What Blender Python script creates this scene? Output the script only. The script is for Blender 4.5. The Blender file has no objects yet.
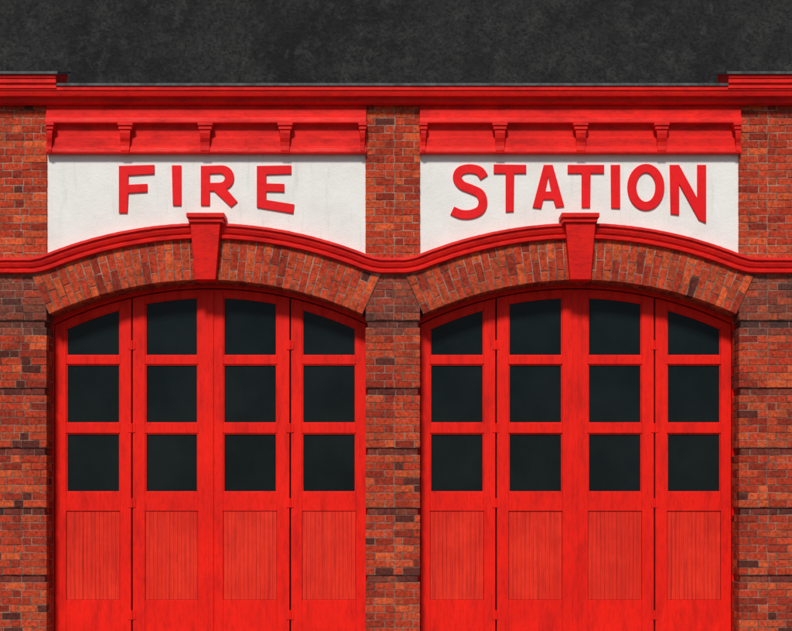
import bpy, bmesh, math, random
from mathutils import Vector
random.seed(11)
S=0.0115; D=14.0; CZ=1.7; GP=650.0
sc=bpy.context.scene
def FX(px): return (px-396)*S
def FZ(py): return (GP-py)*S
def W(px,py,y=0.0):
    k=(D+y)/D
    return (FX(px)*k, y, CZ+(FZ(py)-CZ)*k)

# ---------------------------------------------------------------- materials
def mat(name):
    m=bpy.data.materials.new(name); m.use_nodes=True
    nt=m.node_tree; b=nt.nodes['Principled BSDF']
    return m,nt,b
def coords(nt,scale=(1,1,1)):
    tc=nt.nodes.new('ShaderNodeTexCoord'); mp=nt.nodes.new('ShaderNodeMapping')
    mp.inputs['Scale'].default_value=scale
    nt.links.new(tc.outputs['Object'],mp.inputs[0]); return mp.outputs[0]
def noise(nt,vec,scale,detail=6,rough=.6,dist=0):
    n=nt.nodes.new('ShaderNodeTexNoise'); n.inputs['Scale'].default_value=scale
    n.inputs['Detail'].default_value=detail; n.inputs['Roughness'].default_value=rough
    n.inputs['Distortion'].default_value=dist
    nt.links.new(vec,n.inputs['Vector']); return n.outputs['Fac']
def ramp(nt,fac,stops):
    r=nt.nodes.new('ShaderNodeValToRGB'); e=r.color_ramp.elements
    while len(e)<len(stops): e.new(0.5)
    for i,(p,c) in enumerate(stops):
        e[i].position=p; e[i].color=(c[0],c[1],c[2],1) if not isinstance(c,(int,float)) else (c,c,c,1)
    nt.links.new(fac,r.inputs[0]); return r.outputs[0]
def mix(nt,fac,a,b,mode='MIX'):
    m=nt.nodes.new('ShaderNodeMix'); m.data_type='RGBA'; m.blend_type=mode
    for sck,v in ((m.inputs[0],fac),(m.inputs[6],a),(m.inputs[7],b)):
        if isinstance(v,bpy.types.NodeSocket): nt.links.new(v,sck)
        elif isinstance(v,(int,float)): sck.default_value=v
        else: sck.default_value=(v[0],v[1],v[2],1)
    return m.outputs[2]
def bump(nt,b,h,strength,dist):
    n=nt.nodes.new('ShaderNodeBump'); n.inputs['Strength'].default_value=strength
    n.inputs['Distance'].default_value=dist
    nt.links.new(h,n.inputs['Height']); nt.links.new(n.outputs[0],b.inputs['Normal'])
def madd(nt,a,b,op='ADD'):
    n=nt.nodes.new('ShaderNodeMath'); n.operation=op
    for i,v in enumerate((a,b)):
        if isinstance(v,bpy.types.NodeSocket): nt.links.new(v,n.inputs[i])
        else: n.inputs[i].default_value=v
    return n.outputs[0]

def red_paint(name,c1,c2,grime=.5,streak=(1,1,1),bs=.25):
    m,nt,b=mat(name)
    v=coords(nt); vs=coords(nt,streak)
    n1=noise(nt,v,1.7,8,.65); n2=noise(nt,vs,9,8,.7); n3=noise(nt,v,38,7,.7); n4=noise(nt,vs,45,6,.7)
    c=mix(nt,ramp(nt,n1,[(.38,0),(.60,1)]),c1,c2)
    g=ramp(nt,n2,[(.34,1),(.50,0)])
    c=mix(nt,madd(nt,g,grime,'MULTIPLY'),c,(c2[0]*.5,c2[1]*.55,c2[2]*.9))
    c=mix(nt,madd(nt,ramp(nt,n4,[(.38,1),(.5,0)]),grime*.6,'MULTIPLY'),c,(c2[0]*.5,c2[1]*.5,c2[2]*.7))
    c=mix(nt,ramp(nt,n3,[(.66,0),(.69,.75)]),c,(.16,.018,.012))
    nt.links.new(c,b.inputs['Base Color'])
    nt.links.new(ramp(nt,n2,[(.3,.65),(.7,.45)]),b.inputs['Roughness'])
    b.inputs['Specular IOR Level'].default_value=.14
    bump(nt,b,madd(nt,n2,madd(nt,n4,.35,'MULTIPLY')),bs,.005)
    return m
M_red=red_paint('red_trim_paint',(.82,.015,.009),(.70,.012,.009),.6,(.3,1,1),.3)
M_door=red_paint('red_door_paint',(.84,.013,.005),(.74,.011,.005),.5,(1,1,.2),.35)
M_board=red_paint('red_board_paint',(.80,.034,.015),(.68,.022,.010),.7,(4,1,.10),.5)
M_letter=red_paint('red_letter_paint',(.84,.010,.013),(.76,.008,.012),.25)

def plaster():
    m,nt,b=mat('white_plaster'); v=coords(nt); vs=coords(nt,(3,1,.35))
    n1=noise(nt,v,2.2,8,.6); n2=noise(nt,vs,3,8,.7); n3=noise(nt,v,50,7,.75); n5=noise(nt,v,14,8,.7)
    c=mix(nt,ramp(nt,n1,[(.35,0),(.62,1)]),(.76,.76,.72),(.83,.83,.80))
    c=mix(nt,ramp(nt,n2,[(.28,.6),(.44,0)]),c,(.58,.58,.53))
    c=mix(nt,ramp(nt,n5,[(.62,0),(.72,.3)]),c,(.55,.55,.50))
    nt.links.new(c,b.inputs['Base Color']); b.inputs['Roughness'].default_value=.85
    bump(nt,b,madd(nt,n3,n5),.6,.008); return m
M_white=plaster()

def brickm():
    m,nt,b=mat('fired_brick'); v=coords(nt)
    a=nt.nodes.new('ShaderNodeAttribute'); a.attribute_name='Col'
    n1=noise(nt,v,26,8,.75); n2=noise(nt,v,100,5,.7); n3=noise(nt,v,2.6,9,.75)
    c=mix(nt,1.0,a.outputs['Color'],ramp(nt,n1,[(.36,.45),(.60,1.25)]),'MULTIPLY')
    c=mix(nt,ramp(nt,n3,[(.52,0),(.68,.5)]),c,(.065,.034,.026))
    c=mix(nt,ramp(nt,n2,[(.61,0),(.70,.55)]),c,(.46,.23,.15))
    nt.links.new(c,b.inputs['Base Color']); b.inputs['Roughness'].default_value=.85
    b.inputs['Specular IOR Level'].default_value=.15
    bump(nt,b,madd(nt,n1,n2),1.0,.009); return m
M_brick=brickm()
def mortarm():
    m,nt,b=mat('lime_mortar'); v=coords(nt)
    n1=noise(nt,v,3.5,8,.7); n2=noise(nt,v,90,5,.7)
    c=mix(nt,ramp(nt,n1,[(.40,0),(.58,1)]),(.13,.058,.042),(.46,.28,.20))
    sx=nt.nodes.new('ShaderNodeSeparateXYZ'); nt.links.new(v,sx.inputs[0])
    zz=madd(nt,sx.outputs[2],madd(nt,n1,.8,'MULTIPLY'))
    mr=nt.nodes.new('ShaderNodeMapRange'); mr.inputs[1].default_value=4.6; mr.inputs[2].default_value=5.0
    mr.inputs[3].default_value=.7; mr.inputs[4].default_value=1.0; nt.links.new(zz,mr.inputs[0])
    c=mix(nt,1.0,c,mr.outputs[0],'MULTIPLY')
    c=mix(nt,ramp(nt,n2,[(.34,.8),(.50,0)]),c,(.03,.018,.016))
    nt.links.new(c,b.inputs['Base Color']); b.inputs['Roughness'].default_value=.95
    bump(nt,b,n2,.8,.006); return m
M_mortar=mortarm()
def darkwall():
    m,nt,b=mat('dark_plaster'); v=coords(nt)
    n1=noise(nt,v,.45,8,.7,.3); n2=noise(nt,v,3.2,12,.8,.3); n3=noise(nt,v,18,8,.75); n4=noise(nt,v,1.3,10,.8,.6)
    c=mix(nt,ramp(nt,n1,[(.40,0),(.60,1)]),(.017,.0175,.018),(.038,.038,.038))
    c=mix(nt,ramp(nt,n4,[(.47,0),(.60,.6)]),c,(.055,.055,.053))
    c=mix(nt,ramp(nt,n2,[(.50,0),(.62,.6)]),c,(.075,.074,.072))
    c=mix(nt,ramp(nt,n3,[(.40,.8),(.54,0)]),c,(.013,.013,.014))
    nt.links.new(c,b.inputs['Base Color']); b.inputs['Roughness'].default_value=.9
    b.inputs['Specular IOR Level'].default_value=.2
    bump(nt,b,madd(nt,n2,madd(nt,n3,.5,'MULTIPLY')),.9,.07); return m
M_dark=darkwall()
def simple(name,c1,c2,scale,rough,bs=.2,spec=.5):
    m,nt,b=mat(name); v=coords(nt); n=noise(nt,v,scale,8,.65)
    nt.links.new(mix(nt,ramp(nt,n,[(.35,0),(.65,1)]),c1,c2),b.inputs['Base Color'])
    b.inputs['Roughness'].default_value=rough; b.inputs['Specular IOR Level'].default_value=spec
    bump(nt,b,n,bs,.004); return m
M_lead=simple('lead_flashing',(.03,.037,.037),(.10,.11,.11),8,.6,.3,.3)
def glass():
    m,nt,b=mat('dark_window_glass'); v=coords(nt); n=noise(nt,v,1.3,6,.6); n2=noise(nt,v,25,8,.7)
    c=mix(nt,ramp(nt,n,[(.35,0),(.65,1)]),(.004,.008,.009),(.008,.013,.014))
    c=mix(nt,ramp(nt,n2,[(.55,0),(.75,.3)]),c,(.02,.025,.025))
    nt.links.new(c,b.inputs['Base Color']); b.inputs['Specular IOR Level'].default_value=.10
    nt.links.new(ramp(nt,n2,[(.35,.10),(.7,.25)]),b.inputs['Roughness'])
    bump(nt,b,n,.05,.004); return m
M_glass=glass()
M_gap=simple('dark_gap',(.015,.004,.004),(.03,.006,.005),5,.9,.1,.1)
M_back=simple('board_backing',(.30,.01,.006),(.22,.008,.005),5,.9,.1,.1)
M_paving=simple('concrete_paving',(.24,.23,.21),(.34,.33,.31),6,.9,.4)
M_asphalt=simple('asphalt',(.04,.04,.042),(.065,.065,.065),30,.9,.6)
M_roof=simple('roof_felt',(.05,.05,.05),(.08,.08,.08),6,.9)

# ---------------------------------------------------------------- helpers
def empty(name):
    e=bpy.data.objects.new(name,None); sc.collection.objects.link(e); return e
def finish(bm,name,m,parent=None,bev=.004,smooth=False):
    bmesh.ops.recalc_face_normals(bm,faces=bm.faces)
    me=bpy.data.meshes.new(name); bm.to_mesh(me); bm.free()
    o=bpy.data.objects.new(name,me); sc.collection.objects.link(o)
    me.materials.append(m)
    if bev:
        b=o.modifiers.new('Bevel','BEVEL'); b.width=bev; b.segments=2; b.limit_method='ANGLE'; b.angle_limit=math.radians(30)
    if parent: o.parent=parent
    return o
def prism(bm,poly,yf,yb,ref=None):
    r=yf if ref is None else ref
    pts=[W(p[0],p[1],r) for p in poly]
    a=[bm.verts.new((p[0],yf,p[2])) for p in pts]
    c=[bm.verts.new((p[0],yb,p[2])) for p in pts]
    n=len(a)
    bm.faces.new(a); bm.faces.new(c[::-1])
    for i in range(n):
        bm.faces.new((a[i],c[i],c[(i+1)%n],a[(i+1)%n]))
def rect(bm,x0,x1,y0,y1,yf,yb,ref=None):
    prism(bm,[(x0,y0),(x1,y0),(x1,y1),(x0,y1)],yf,yb,ref)
def profile_run(bm,x0,x1,prof,xref=-.05):
    A=[];B=[]
    xa=W(x0,0,xref)[0]; xb=W(x1,0,xref)[0]
    for py,y in prof:
        z=W(0,py,y)[2]
        A.append(bm.verts.new((xa,y,z))); B.append(bm.verts.new((xb,y,z)))
    n=len(A)
    for i in range(n):
        j=(i+1)%n; bm.faces.new((A[i],B[i],B[j],A[j]))
    bm.faces.new(A); bm.faces.new(B[::-1])

station=empty('fire_station')
XL,XR=-90,882
# ---------------------------------------------------------------- bricks
bb=bmesh.new(); cl=bb.loops.layers.float_color.new('Col'); bmort=bmesh.new()
PAL=[(.56,.062,.022),(.47,.045,.017),(.66,.10,.030),(.33,.034,.016),(.54,.076,.027),(.12,.026,.018)]
def pick(py,kind='up'):
    w=[5,5,3,1.6,3.5,.2] if kind=='up' else ([4,5,2,2.8,3,.7] if kind=='low' else [5,5,2,1.6,3.5,.15])
    c=list(random.choices(PAL,w)[0]); f=random.uniform(.84,1.14)
    if kind=='up': f*=1.06
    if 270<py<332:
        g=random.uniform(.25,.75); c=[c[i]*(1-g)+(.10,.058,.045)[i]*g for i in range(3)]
    return [v*f for v in c]
def addbox(bm,corners,col=None,jit=0):
    vs=[bm.verts.new((c[0]+random.uniform(-jit,jit),c[1]+random.uniform(-jit,jit),c[2]+random.uniform(-jit,jit))) for c in corners]
    fs=[(0,1,2,3),(7,6,5,4),(0,4,5,1),(1,5,6,2),(2,6,7,3),(3,7,4,0)]
    for f in fs:
        fc=bm.faces.new([vs[i] for i in f])
        if col:
            for l in fc.loops: l[cl]=(col[0],col[1],col[2],1)
def box(bm,x0,x1,y0,y1,z0,z1,col=None,jit=0):
    addbox(bm,[(x0,y0,z0),(x1,y0,z0),(x1,y0,z1),(x0,y0,z1),(x0,y1,z0),(x1,y1,z0),(x1,y1,z1),(x0,y1,z1)],col,jit)
CH=.0862; MJ=.0098
piers=[(XL,46.5,False,True),(365.5,420,True,True),(739,XR,True,False)]
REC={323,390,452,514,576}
nc=int((FZ(104.5))/CH)+1
for pi,(a,b_,le,re) in enumerate(piers):
    for c in range(nc):
        z0=c*CH; z1=min(z0+CH,FZ(104.0)); 
        if z1-z0<.02: continue
        py=GP-(z0+z1)/2/S
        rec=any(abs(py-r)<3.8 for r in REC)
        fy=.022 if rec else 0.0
        kind='up' if py<262 else 'low'
        x0=FX(a); x1=FX(b_)
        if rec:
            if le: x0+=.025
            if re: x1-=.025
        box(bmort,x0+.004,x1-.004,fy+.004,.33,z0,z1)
        H=.107;T=.222
        x=x0-(0 if le else random.uniform(0,.05))
        if c%2==0: lens=[H,T]
        else: lens=[T,H]
        i=0
        while x<x1-.001:
            L=lens[i%2]*random.uniform(.96,1.04); i+=1
            nx=x+L
            if x1-nx<.06: nx=x1
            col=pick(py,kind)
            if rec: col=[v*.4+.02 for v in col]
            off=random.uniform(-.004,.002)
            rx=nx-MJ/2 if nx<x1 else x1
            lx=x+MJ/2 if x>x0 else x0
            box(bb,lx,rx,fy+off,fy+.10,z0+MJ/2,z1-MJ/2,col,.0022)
            x=nx
        for flag,xe,sg in ((le,x0,1),(re,x1,-1)):
            if flag:
                for (q0,q1) in ((.109,.21),(.219,.325)):
                    col=[v*.7 for v in pick(py,kind)]
                    xa,xb=sorted((xe,xe+sg*.09)); box(bb,xa,xb,q0,q1,z0+MJ/2,z1-MJ/2,col,.0018)
# voussoirs
ARC=[206.0,579.7]; CYA=654.0; RI=374.0
def arcpt(cx,R,th): return FX(cx+R*math.sin(th)), FZ(CYA-R*math.cos(th))
for cx in ARC:
    T0=math.radians(24.7); n=42
    K=48
    for k in range(K):
        t0=-T0+2*T0*k/K; t1=-T0+2*T0*(k+1)/K
        p=[arcpt(cx,RI+.4,t0),arcpt(cx,RI+.4,t1),arcpt(cx,RI+46,t1),arcpt(cx,RI+46,t0)]
        addbox(bmort,[(q[0],-.014,q[1]) for q in p]+[(q[0],.322,q[1]) for q in p])
    for k in range(n):
        t0=-T0+2*T0*k/n; t1=-T0+2*T0*(k+1)/n; g=.0012
        t0+=g; t1-=g
        spl=[0,20.5,41] if k%2 else [0,10.2,30.8,41]
        for j in range(len(spl)-1):
            r0=RI+spl[j]+(.45 if j else 0); r1=RI+spl[j+1]-.45
            col=pick(200,'arch')
            off=random.uniform(-.004,.002)-.018
            p=[arcpt(cx,r0,t0),arcpt(cx,r0,t1),arcpt(cx,r1,t1),arcpt(cx,r1,t0)]
            addbox(bb,[(q[0],off,q[1]) for q in p]+[(q[0],.10,q[1]) for q in p],col,.0022)
            if j==0:
                for q0,q1 in ((.109,.21),(.219,.325)):
                    col=[v*.7 for v in pick(200,'arch')]
                    addbox(bb,[(q[0],q0,q[1]) for q in p]+[(q[0],q1,q[1]) for q in p],col,.0018)
finish(bb,'brickwork',M_brick,station,.004)
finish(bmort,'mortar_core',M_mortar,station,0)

bm=bmesh.new()
x0,x1=FX(XL)+.02,FX(XR)-.02
box(bm,x0,x1,.42,7.0,0,FZ(112)); 
finish(bm,'building_body',M_mortar,station,0)
bm=bmesh.new(); box(bm,x0+.03,x1-.03,.42,6.9,FZ(111.5),FZ(108)); finish(bm,'flat_roof',M_roof,station,0)
bm=bmesh.new(); box(bm,x0,x1,.05,.40,FZ(103.5),FZ(85)); finish(bm,'parapet',M_mortar,station,0)

# ---------------------------------------------------------------- cornice
bm=bmesh.new()
profile_run(bm,XL,XR,[(85.5,.25),(85.5,-.20),(90,-.20),(91,-.185),(92,-.185),(96,-.17),(97.8,-.12),(102.5,-.11),(104.2,-.07),(105.5,-.02),(105.5,.06)])
for a,b_ in ((XL-.5,55.5),(729,XR+.5)):
    profile_run(bm,a,b_,[(74,.28),(74,-.25),(77.5,-.25),(78.7,-.235),(82.5,-.235),(84.5,-.212),(88.2,-.212),(88.6,-.19),(86,.2)],-.25)
finish(bm,'cornice',M_red,station,.004)
bm=bmesh.new()
profile_run(bm,55.8,728.7,[(83.2,.27),(83.0,-.215),(85.6,-.215),(85.35,-.195),(85.3,.27)],-.2)
for a,b_ in ((XL-1,58),(726.5,XR+1)):
    profile_run(bm,a,b_,[(71.2,.3),(71.2,-.275),(73.8,-.275),(73.6,-.24),(73.6,.3)],-.25)
finish(bm,'lead_flashing',M_lead,station,.002)
# ---------------------------------------------------------------- frieze
bm=bmesh.new()
for a,b_ in ((45.8,366.2),(419.8,741.2)):
    profile_run(bm,a,b_,[(103.5,.05),(103.5,-.03),(109,-.03),(109.6,-.045),(115,-.045),(116,-.057),(117,-.078),(121,-.095),(122.6,-.095),(124.8,-.035),(126,-.022),(137,-.018),(137.8,-.034),(146.5,-.034),(147.5,-.05),(151.5,-.06),(153.2,-.055),(154.5,.0),(154.5,.05)])
finish(bm,'frieze',M_red,station,.003)
bm=bmesh.new()
def bracket(cx,w=1.0):
    rect(bm,cx-7.6*w,cx+7.6*w,121.5,125,-.135,-.03)
    rect(bm,cx-6.6*w,cx+6.6*w,125.1,129,-.120,-.01)
    prof=[(-.106,129.1),(-.106,133),(-.094,138),(-.074,142),(-.068,146),(-.074,150),(-.066,153),(-.042,154.3),(.0,154.3),(.0,129.1)]
    A=[];B=[]
    for y,py in prof:
        ww=5.4*w-(py-129)*.05
        A.append(bm.verts.new(W(cx-ww,py,y))); B.append(bm.verts.new(W(cx+ww,py,y)))
    n=len(A)
    for i in range(n): bm.faces.new((A[i],B[i],B[(i+1)%n],A[(i+1)%n]))
    bm.faces.new(A); bm.faces.new(B[::-1])
for c in (125,205,285,500,581,662): bracket(c)
for c in (49.5,362.5,423.5,738): bracket(c,.55)
finish(bm,'brackets',M_red,station,.003)

# ---------------------------------------------------------------- string course
def centre_y(px):
    ys=[]
    for cx in ARC:
        d=abs(px-cx)
        ys.append(CYA-math.sqrt(max(423.0**2-d*d,1)) if d<300 else 400)
    a=min(ys); b_=265.5; k=5.0
    h=max(k-abs(a-b_),0)/k
    return min(a,b_)-h*h*k*.25
bm=bmesh.new()
prof=[(7.4,.02),(7.4,-.115),(4.6,-.120),(4.0,-.098),(1.5,-.094),(-1.2,-.080),(-3.0,-.058),(-3.6,-.072),(-6.6,-.068),(-7.2,-.03),(-7.4,.02)]
path=[]; x=XL
while x<=XR: path.append(x); x+=3
rings=[]
for i,px in enumerate(path):
    dy=(centre_y(px+1)-centre_y(px-1))/2
    t=Vector((1,-dy)).normalized(); nrm=Vector((-t.y,t.x))
    wob=random.uniform(-.12,.12)
    base=W(px,centre_y(px)+wob,-.08)
    rings.append([bm.verts.new((base[0]+nrm.x*o*S,y,base[2]+nrm.y*o*S)) for o,y in prof])
for r0,r1 in zip(rings,rings[1:]):
    for j in range(len(prof)):
        k=(j+1)%len(prof); bm.faces.new((r0[j],r1[j],r1[k],r0[k]))
bm.faces.new(rings[0]); bm.faces.new(rings[-1][::-1])
finish(bm,'string_course',M_red,station,.003)

# ---------------------------------------------------------------- keystones
for kx in (205.2,580.6):
    bm=bmesh.new()
    pts=[(kx-15,222,-.165),(kx+15,222,-.165),(kx+10.3,279.5,-.09),(kx-10.3,279.5,-.09)]
    f=[bm.verts.new(W(*p)) for p in pts]
    g=[bm.verts.new((v.co.x,.10,v.co.z)) for v in f]
    bm.faces.new(f); bm.faces.new(g[::-1])
    for i in range(4): bm.faces.new((f[i],g[i],g[(i+1)%4],f[(i+1)%4]))
    rect(bm,kx-19,kx+19,212.5,217.2,-.215,.035)
    rect(bm,kx-17,kx+17,217.3,221.9,-.19,.035)
    finish(bm,'keystone',M_red,station,.006)

# ---------------------------------------------------------------- doors
RD=.30
def build_door(c,leaves,panes,meet):
    root=empty('folding_door'); root.parent=station
    cyd=646.5
    def top(px,R): return cyd-math.sqrt(R*R-(px-c)**2)
    def curve(a,b_,R,n=10): return [(a+(b_-a)*i/n, top(a+(b_-a)*i/n,R)) for i in range(n+1)]
    b1=bmesh.new(); b2=bmesh.new(); b3=bmesh.new(); b4=bmesh.new(); b5=bmesh.new()
    L0=leaves[0][0]; L1=leaves[-1][1]
    o=curve(L0-9,L1+9,374,28); i_=curve(L0-.6,L1+.6,358.5,28)
    for k in range(28):
        prism(b1,[o[k],o[k+1],i_[k+1],i_[k]],RD-.03,RD+.07,RD)
    rect(b1,L0-9,L0-.8,top(L0-9,374)+1,648,RD-.028,RD+.07,RD)
    rect(b1,L1+.8,L1+9,top(L1+9,374)+1,648,RD-.028,RD+.07,RD)
    for li,((x0,x1),(p0,p1)) in enumerate(zip(leaves,panes)):
        RL,RP=357.2,350
        lo=random.uniform(-.003,.003)
        R0=RD+lo
        prism(b1,curve(x0,p0,RL,3)+[(p0,645),(x0,645)],R0,RD+.05,RD)
        prism(b1,curve(p1,x1,RL,3)+[(x1,645),(p1,645)],R0,RD+.05,RD)
        prism(b1,curve(p0+.05,p1-.05,RL)+curve(p0+.05,p1-.05,RP)[::-1],R0+.0015,RD+.05,RD)
        for a,b_ in ((356,364),(423.5,433),(492.5,511),(600,645)):
            rect(b1,p0+.05,p1-.05,a,b_,R0+.0015,RD+.05,RD)
        bw=1.3
        rows=[(None,356),(364,423.5),(433,492.5)]
        for a,b_ in rows:
            if a is None:
                prism(b1,curve(p0+.05,p1-.05,RP)+curve(p0+.05,p1-.05,RP-bw)[::-1],RD+.014,RD+.045,RD)
                ta=top(p0,RP-bw)+.4; tb=top(p1,RP-bw)+.4
            else:
                rect(b1,p0+.05,p1-.05,a,a+bw,RD+.014,RD+.045,RD); ta=tb=a+bw
            rect(b1,p0+.05,p1-.05,b_-bw,b_,RD+.014,RD+.045,RD)
            rect(b1,p0+.05,p0+bw,ta,b_-bw,RD+.015,RD+.045,RD)
            rect(b1,p1-bw,p1-.05,tb,b_-bw,RD+.015,RD+.045,RD)
            tl=random.uniform(-.0015,.0015)
            if a is None:
                prism(b3,curve(p0,p1,RP)+[(p1,b_),(p0,b_)],RD+.030+tl,RD+.038+tl,RD)
            else: rect(b3,p0,p1,a,b_,RD+.030+tl,RD+.038+tl,RD)
        nb=13; w=(p1-p0-1)/nb
        for k in range(nb):
            xa=p0+.5+k*w
            off=random.uniform(-.001,.001)
            rect(b2,xa+.08,xa+w-.08,511.3,599.7,RD+.014+off,RD+.0185,RD)
        rect(b5,p0-1,p1+1,510,601,RD+.0175,RD+.045,RD)
    rect(b4,L0-3,L1+3,340,648,RD+.052,RD+.06,RD)
    prism(b4,curve(L0+20,L1-20,356,20)+[(L1-20,339.9),(L0+20,339.9)],RD+.052,RD+.06,RD)
    prism(b1,curve(meet-3,meet+2.4,357,2)+[(meet+2.4,645),(meet-3,645)],RD-.014,RD-.004)
    finish(b1,'frame_stiles_and_rails',M_door,root,.003)
    finish(b2,'boarded_panels',M_board,root,.0015)
    finish(b3,'window_panes',M_glass,root,0)
    finish(b4,'backing',M_gap,root,0)
    finish(b5,'board_backing',M_back,root,0)
    hb=bmesh.new()
    for hx in (leaves[0][1]+.8,leaves[2][1]+.8):
        for hy in (345,428,503,615):
            x,_,z=W(hx,hy,RD-.01)
            m=bmesh.ops.create_cone(hb,cap_ends=True,segments=12,radius1=.011,radius2=.011,depth=.11)
            bmesh.ops.translate(hb,verts=m['verts'],vec=(x,RD-.012,z))
            rect(hb,hx-3.6,hx-.9,hy-4.5,hy+4.5,RD-.007,RD,RD)
            rect(hb,hx+.9,hx+3.6,hy-4.5,hy+4.5,RD-.007,RD,RD)
    finish(hb,'hinges',M_door,root,.001)
build_door(211,[(55,131),(132.6,210.2),(211.8,289.4),(291,366)],[(66,120),(145,198),(223,277),(302,356)],211)
build_door(575.5,[(420.5,495.3),(496.9,574.7),(576.3,653.8),(655.4,731)],[(430,484),(508.5,562.5),(588,642),(667,721)],575.5)

# ---------------------------------------------------------------- sign panels and letters
PY=.03
def arcp(cx,cy,rx,ry,a0,a1,n=10):
    return [(cx+rx*math.sin(math.radians(a0+(a1-a0)*i/n)), cy-ry*math.cos(math.radians(a0+(a1-a0)*i/n))) for i in range(n+1)]
def catmull(P,n=6):
    out=[]; P=[P[0]]+P+[P[-1]]
    for i in range(1,len(P)-2):
        p0,p1,p2,p3=[Vector(q) for q in P[i-1:i+3]]
        for k in range(n):
            t=k/n
            out.append(.5*((2*p1)+(-p0+p2)*t+(2*p0-5*p1+4*p2-p3)*t*t+(-p0+3*p1-3*p2+p3)*t**3))
    out.append(Vector(P[-2])); return out
def stroke(P,w):
    c=catmull(P); L=[];R=[]
    for i,p in enumerate(c):
        t=(c[min(i+1,len(c)-1)]-c[max(i-1,0)]).normalized(); n=Vector((-t.y,t.x))*w/2
        L.append(tuple(p+n)); R.append(tuple(p-n))
    return L+R[::-1]
def letter(name,loops,parent):
    cu=bpy.data.curves.new(name,'CURVE'); cu.dimensions='2D'; cu.fill_mode='BOTH'
    cu.extrude=.007; cu.bevel_depth=.004; cu.bevel_resolution=2; cu.offset=-.001
    for lp in loops:
        s=cu.splines.new('POLY'); s.points.add(len(lp)-1)
        for i,p in enumerate(lp):
            w=W(p[0],p[1],PY-.02); s.points[i].co=(w[0],w[2],0,1)
        s.use_cyclic_u=True
    o=bpy.data.objects.new(name,cu); sc.collection.objects.link(o)
    o.rotation_euler=(math.radians(90),0,0); o.location=(0,PY-.0105,0)
    bpy.context.view_layer.update()
    dg=bpy.context.evaluated_depsgraph_get()
    me=bpy.data.meshes.new_from_object(o.evaluated_get(dg)); mw=o.matrix_world.copy()
    me.transform(mw); bpy.data.objects.remove(o)
    ob=bpy.data.objects.new(name,me); sc.collection.objects.link(ob); me.materials.clear(); me.materials.append(M_letter)
    ob.parent=parent
def panel(x0,x1,cx,parent):
    bm=bmesh.new(); n=30
    bot=[(x0+(x1-x0)*i/n, CYA-math.sqrt(421.0**2-(x0+(x1-x0)*i/n-cx)**2)) for i in range(n+1)]
    bot=[(p[0],min(p[1],263)) for p in bot]
    prism(bm,[(x0,150),(x1,150)]+bot[::-1],PY,PY+.15)
    finish(bm,'white_plaster_panel',M_white,parent,0)
s1=empty('fire_sign'); s2=empty('station_sign')
panel(44,368,206,s1); panel(418,743,579.7,s2)
letter('letter_f',[[(119,166),(154,165),(154,173.5),(128,175),(128,184.8),(147,184),(147,191.5),(128,192.6),(127,212.5),(119,212.5)]],s1)
letter('letter_i',[[(172,165.5),(181,165.5),(181,205),(173,205)]],s1)
letter('letter_r',[[(201,166),(221,165.5)]+arcp(222,177.5,11.8,12,8,160,10)+[(237,201.5),(231,206.5),(214,190.5),(209.5,190.5),(209.5,205),(201,205)],
   [(209.5,173.3),(220,173)]+arcp(220.5,177.8,4.6,4.8,10,170,6)+[(219,182.8),(209.5,183)]],s1)
letter('letter_e',[[(257,166),(291,165.5),(291,173.5),(266,174.2),(266,183.5),(284,184),(284,191.5),(266,191),(266,200),(294,204.5),(293,213),(257,207)]],s1)
letter('letter_s',[stroke([(484,177),(479,170.5),(469,168.5),(460,171),(457.3,178),(462,185),(471,188.8),(480,193.5),(483,202),(480,210),(471,214),(461,214),(452.5,210.5)],8.3)],s2)
letter('letter_t',[[(494,164.5),(526,165),(526,173),(514,173),(513.5,211),(506,211.5),(506,173),(494,173)]],s2)
letter('letter_a',[[(544,165),(552.5,165),(564,206),(556,207),(553.6,199),(543.2,199),(541,208),(533,207)],[(548.3,175),(551.6,191.5),(545,191.5)]],s2)
letter('letter_t',[[(568,165),(604,165),(604,173),(590.5,173),(590,207),(582,207),(582,173),(568,173)]],s2)
letter('letter_i',[[(611,165),(620,165),(620,208),(611.5,207.5)]],s2)
letter('letter_o',[arcp(646,187,18.3,23,0,350,35),arcp(646,187,9.8,14.8,0,350,35)],s2)
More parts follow.
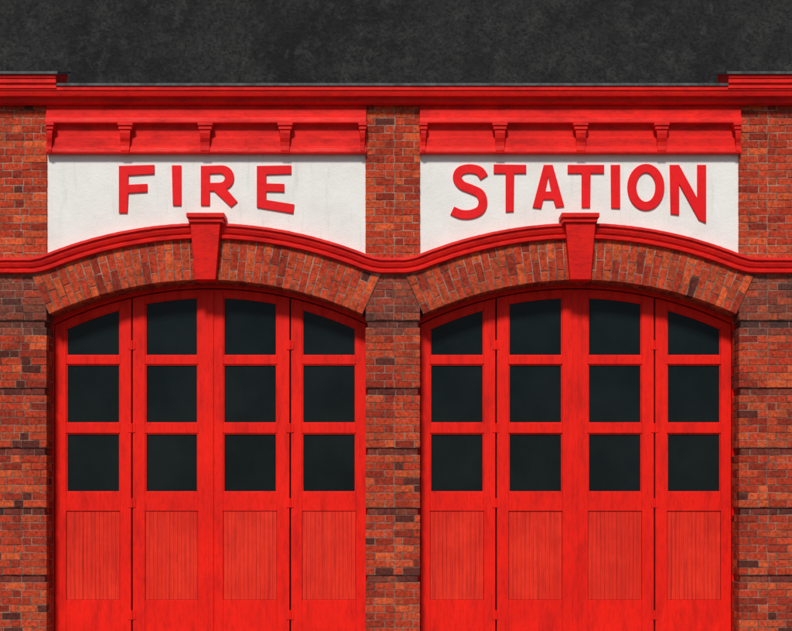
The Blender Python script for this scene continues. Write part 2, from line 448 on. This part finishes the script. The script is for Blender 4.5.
letter('letter_n',[[(670,165),(679,165),(697.5,199),(697.5,165),(706,165),(706,222.5),(699,219.5),(679,183),(679,214.5),(671,213.5)]],s2)

# ---------------------------------------------------------------- background wall, ground
bm=bmesh.new(); box(bm,-14,14,7.3,7.8,0,16); finish(bm,'dark_plaster_wall',M_dark,None,0)
bm=bmesh.new(); box(bm,-300,300,-300,300,-.16,-.12); finish(bm,'ground',M_asphalt,None,0)
bm=bmesh.new()
k=-16.0
while k<16:
    j=-3.0
    while j<0.3:
        box(bm,k+.004,k+.996,j+.004,min(j+.996,.28),-.12,0); j+=1.0
    k+=1.0
box(bm,-16,16,-3.16,-3.004,-.12,.004)
finish(bm,'pavement',M_paving,None,.004)

# ---------------------------------------------------------------- light
w=bpy.data.worlds.new('World'); sc.world=w; w.use_nodes=True
nt=w.node_tree; bg=nt.nodes['Background']; sky=nt.nodes.new('ShaderNodeTexSky'); sky.sky_type='NISHITA'
EL,ROT=44,190
sky.sun_disc=False; sky.sun_elevation=math.radians(EL); sky.sun_rotation=math.radians(ROT)
nt.links.new(sky.outputs[0],bg.inputs[0]); bg.inputs[1].default_value=.07
sl=bpy.data.lights.new('sun','SUN'); sl.energy=3.25; sl.angle=math.radians(9); sl.color=(1,.95,.88)
so=bpy.data.objects.new('sun',sl); sc.collection.objects.link(so)
d=Vector((math.sin(math.radians(ROT))*math.cos(math.radians(EL)),math.cos(math.radians(ROT))*math.cos(math.radians(EL)),math.sin(math.radians(EL))))
so.rotation_euler=d.to_track_quat('Z','Y').to_euler()
# ---------------------------------------------------------------- camera
cam=bpy.data.cameras.new('camera'); co=bpy.data.objects.new('camera',cam); sc.collection.objects.link(co)
co.location=(0,-D,CZ); co.rotation_euler=(math.radians(90),0,0)
cam.sensor_width=36; cam.lens=36*D/(792*S); cam.shift_y=(FZ(315.5)-CZ)/(792*S)
cam.clip_end=1000; sc.camera=co
sc.view_settings.view_transform='Standard'; sc.view_settings.look='None'; sc.view_settings.exposure=0
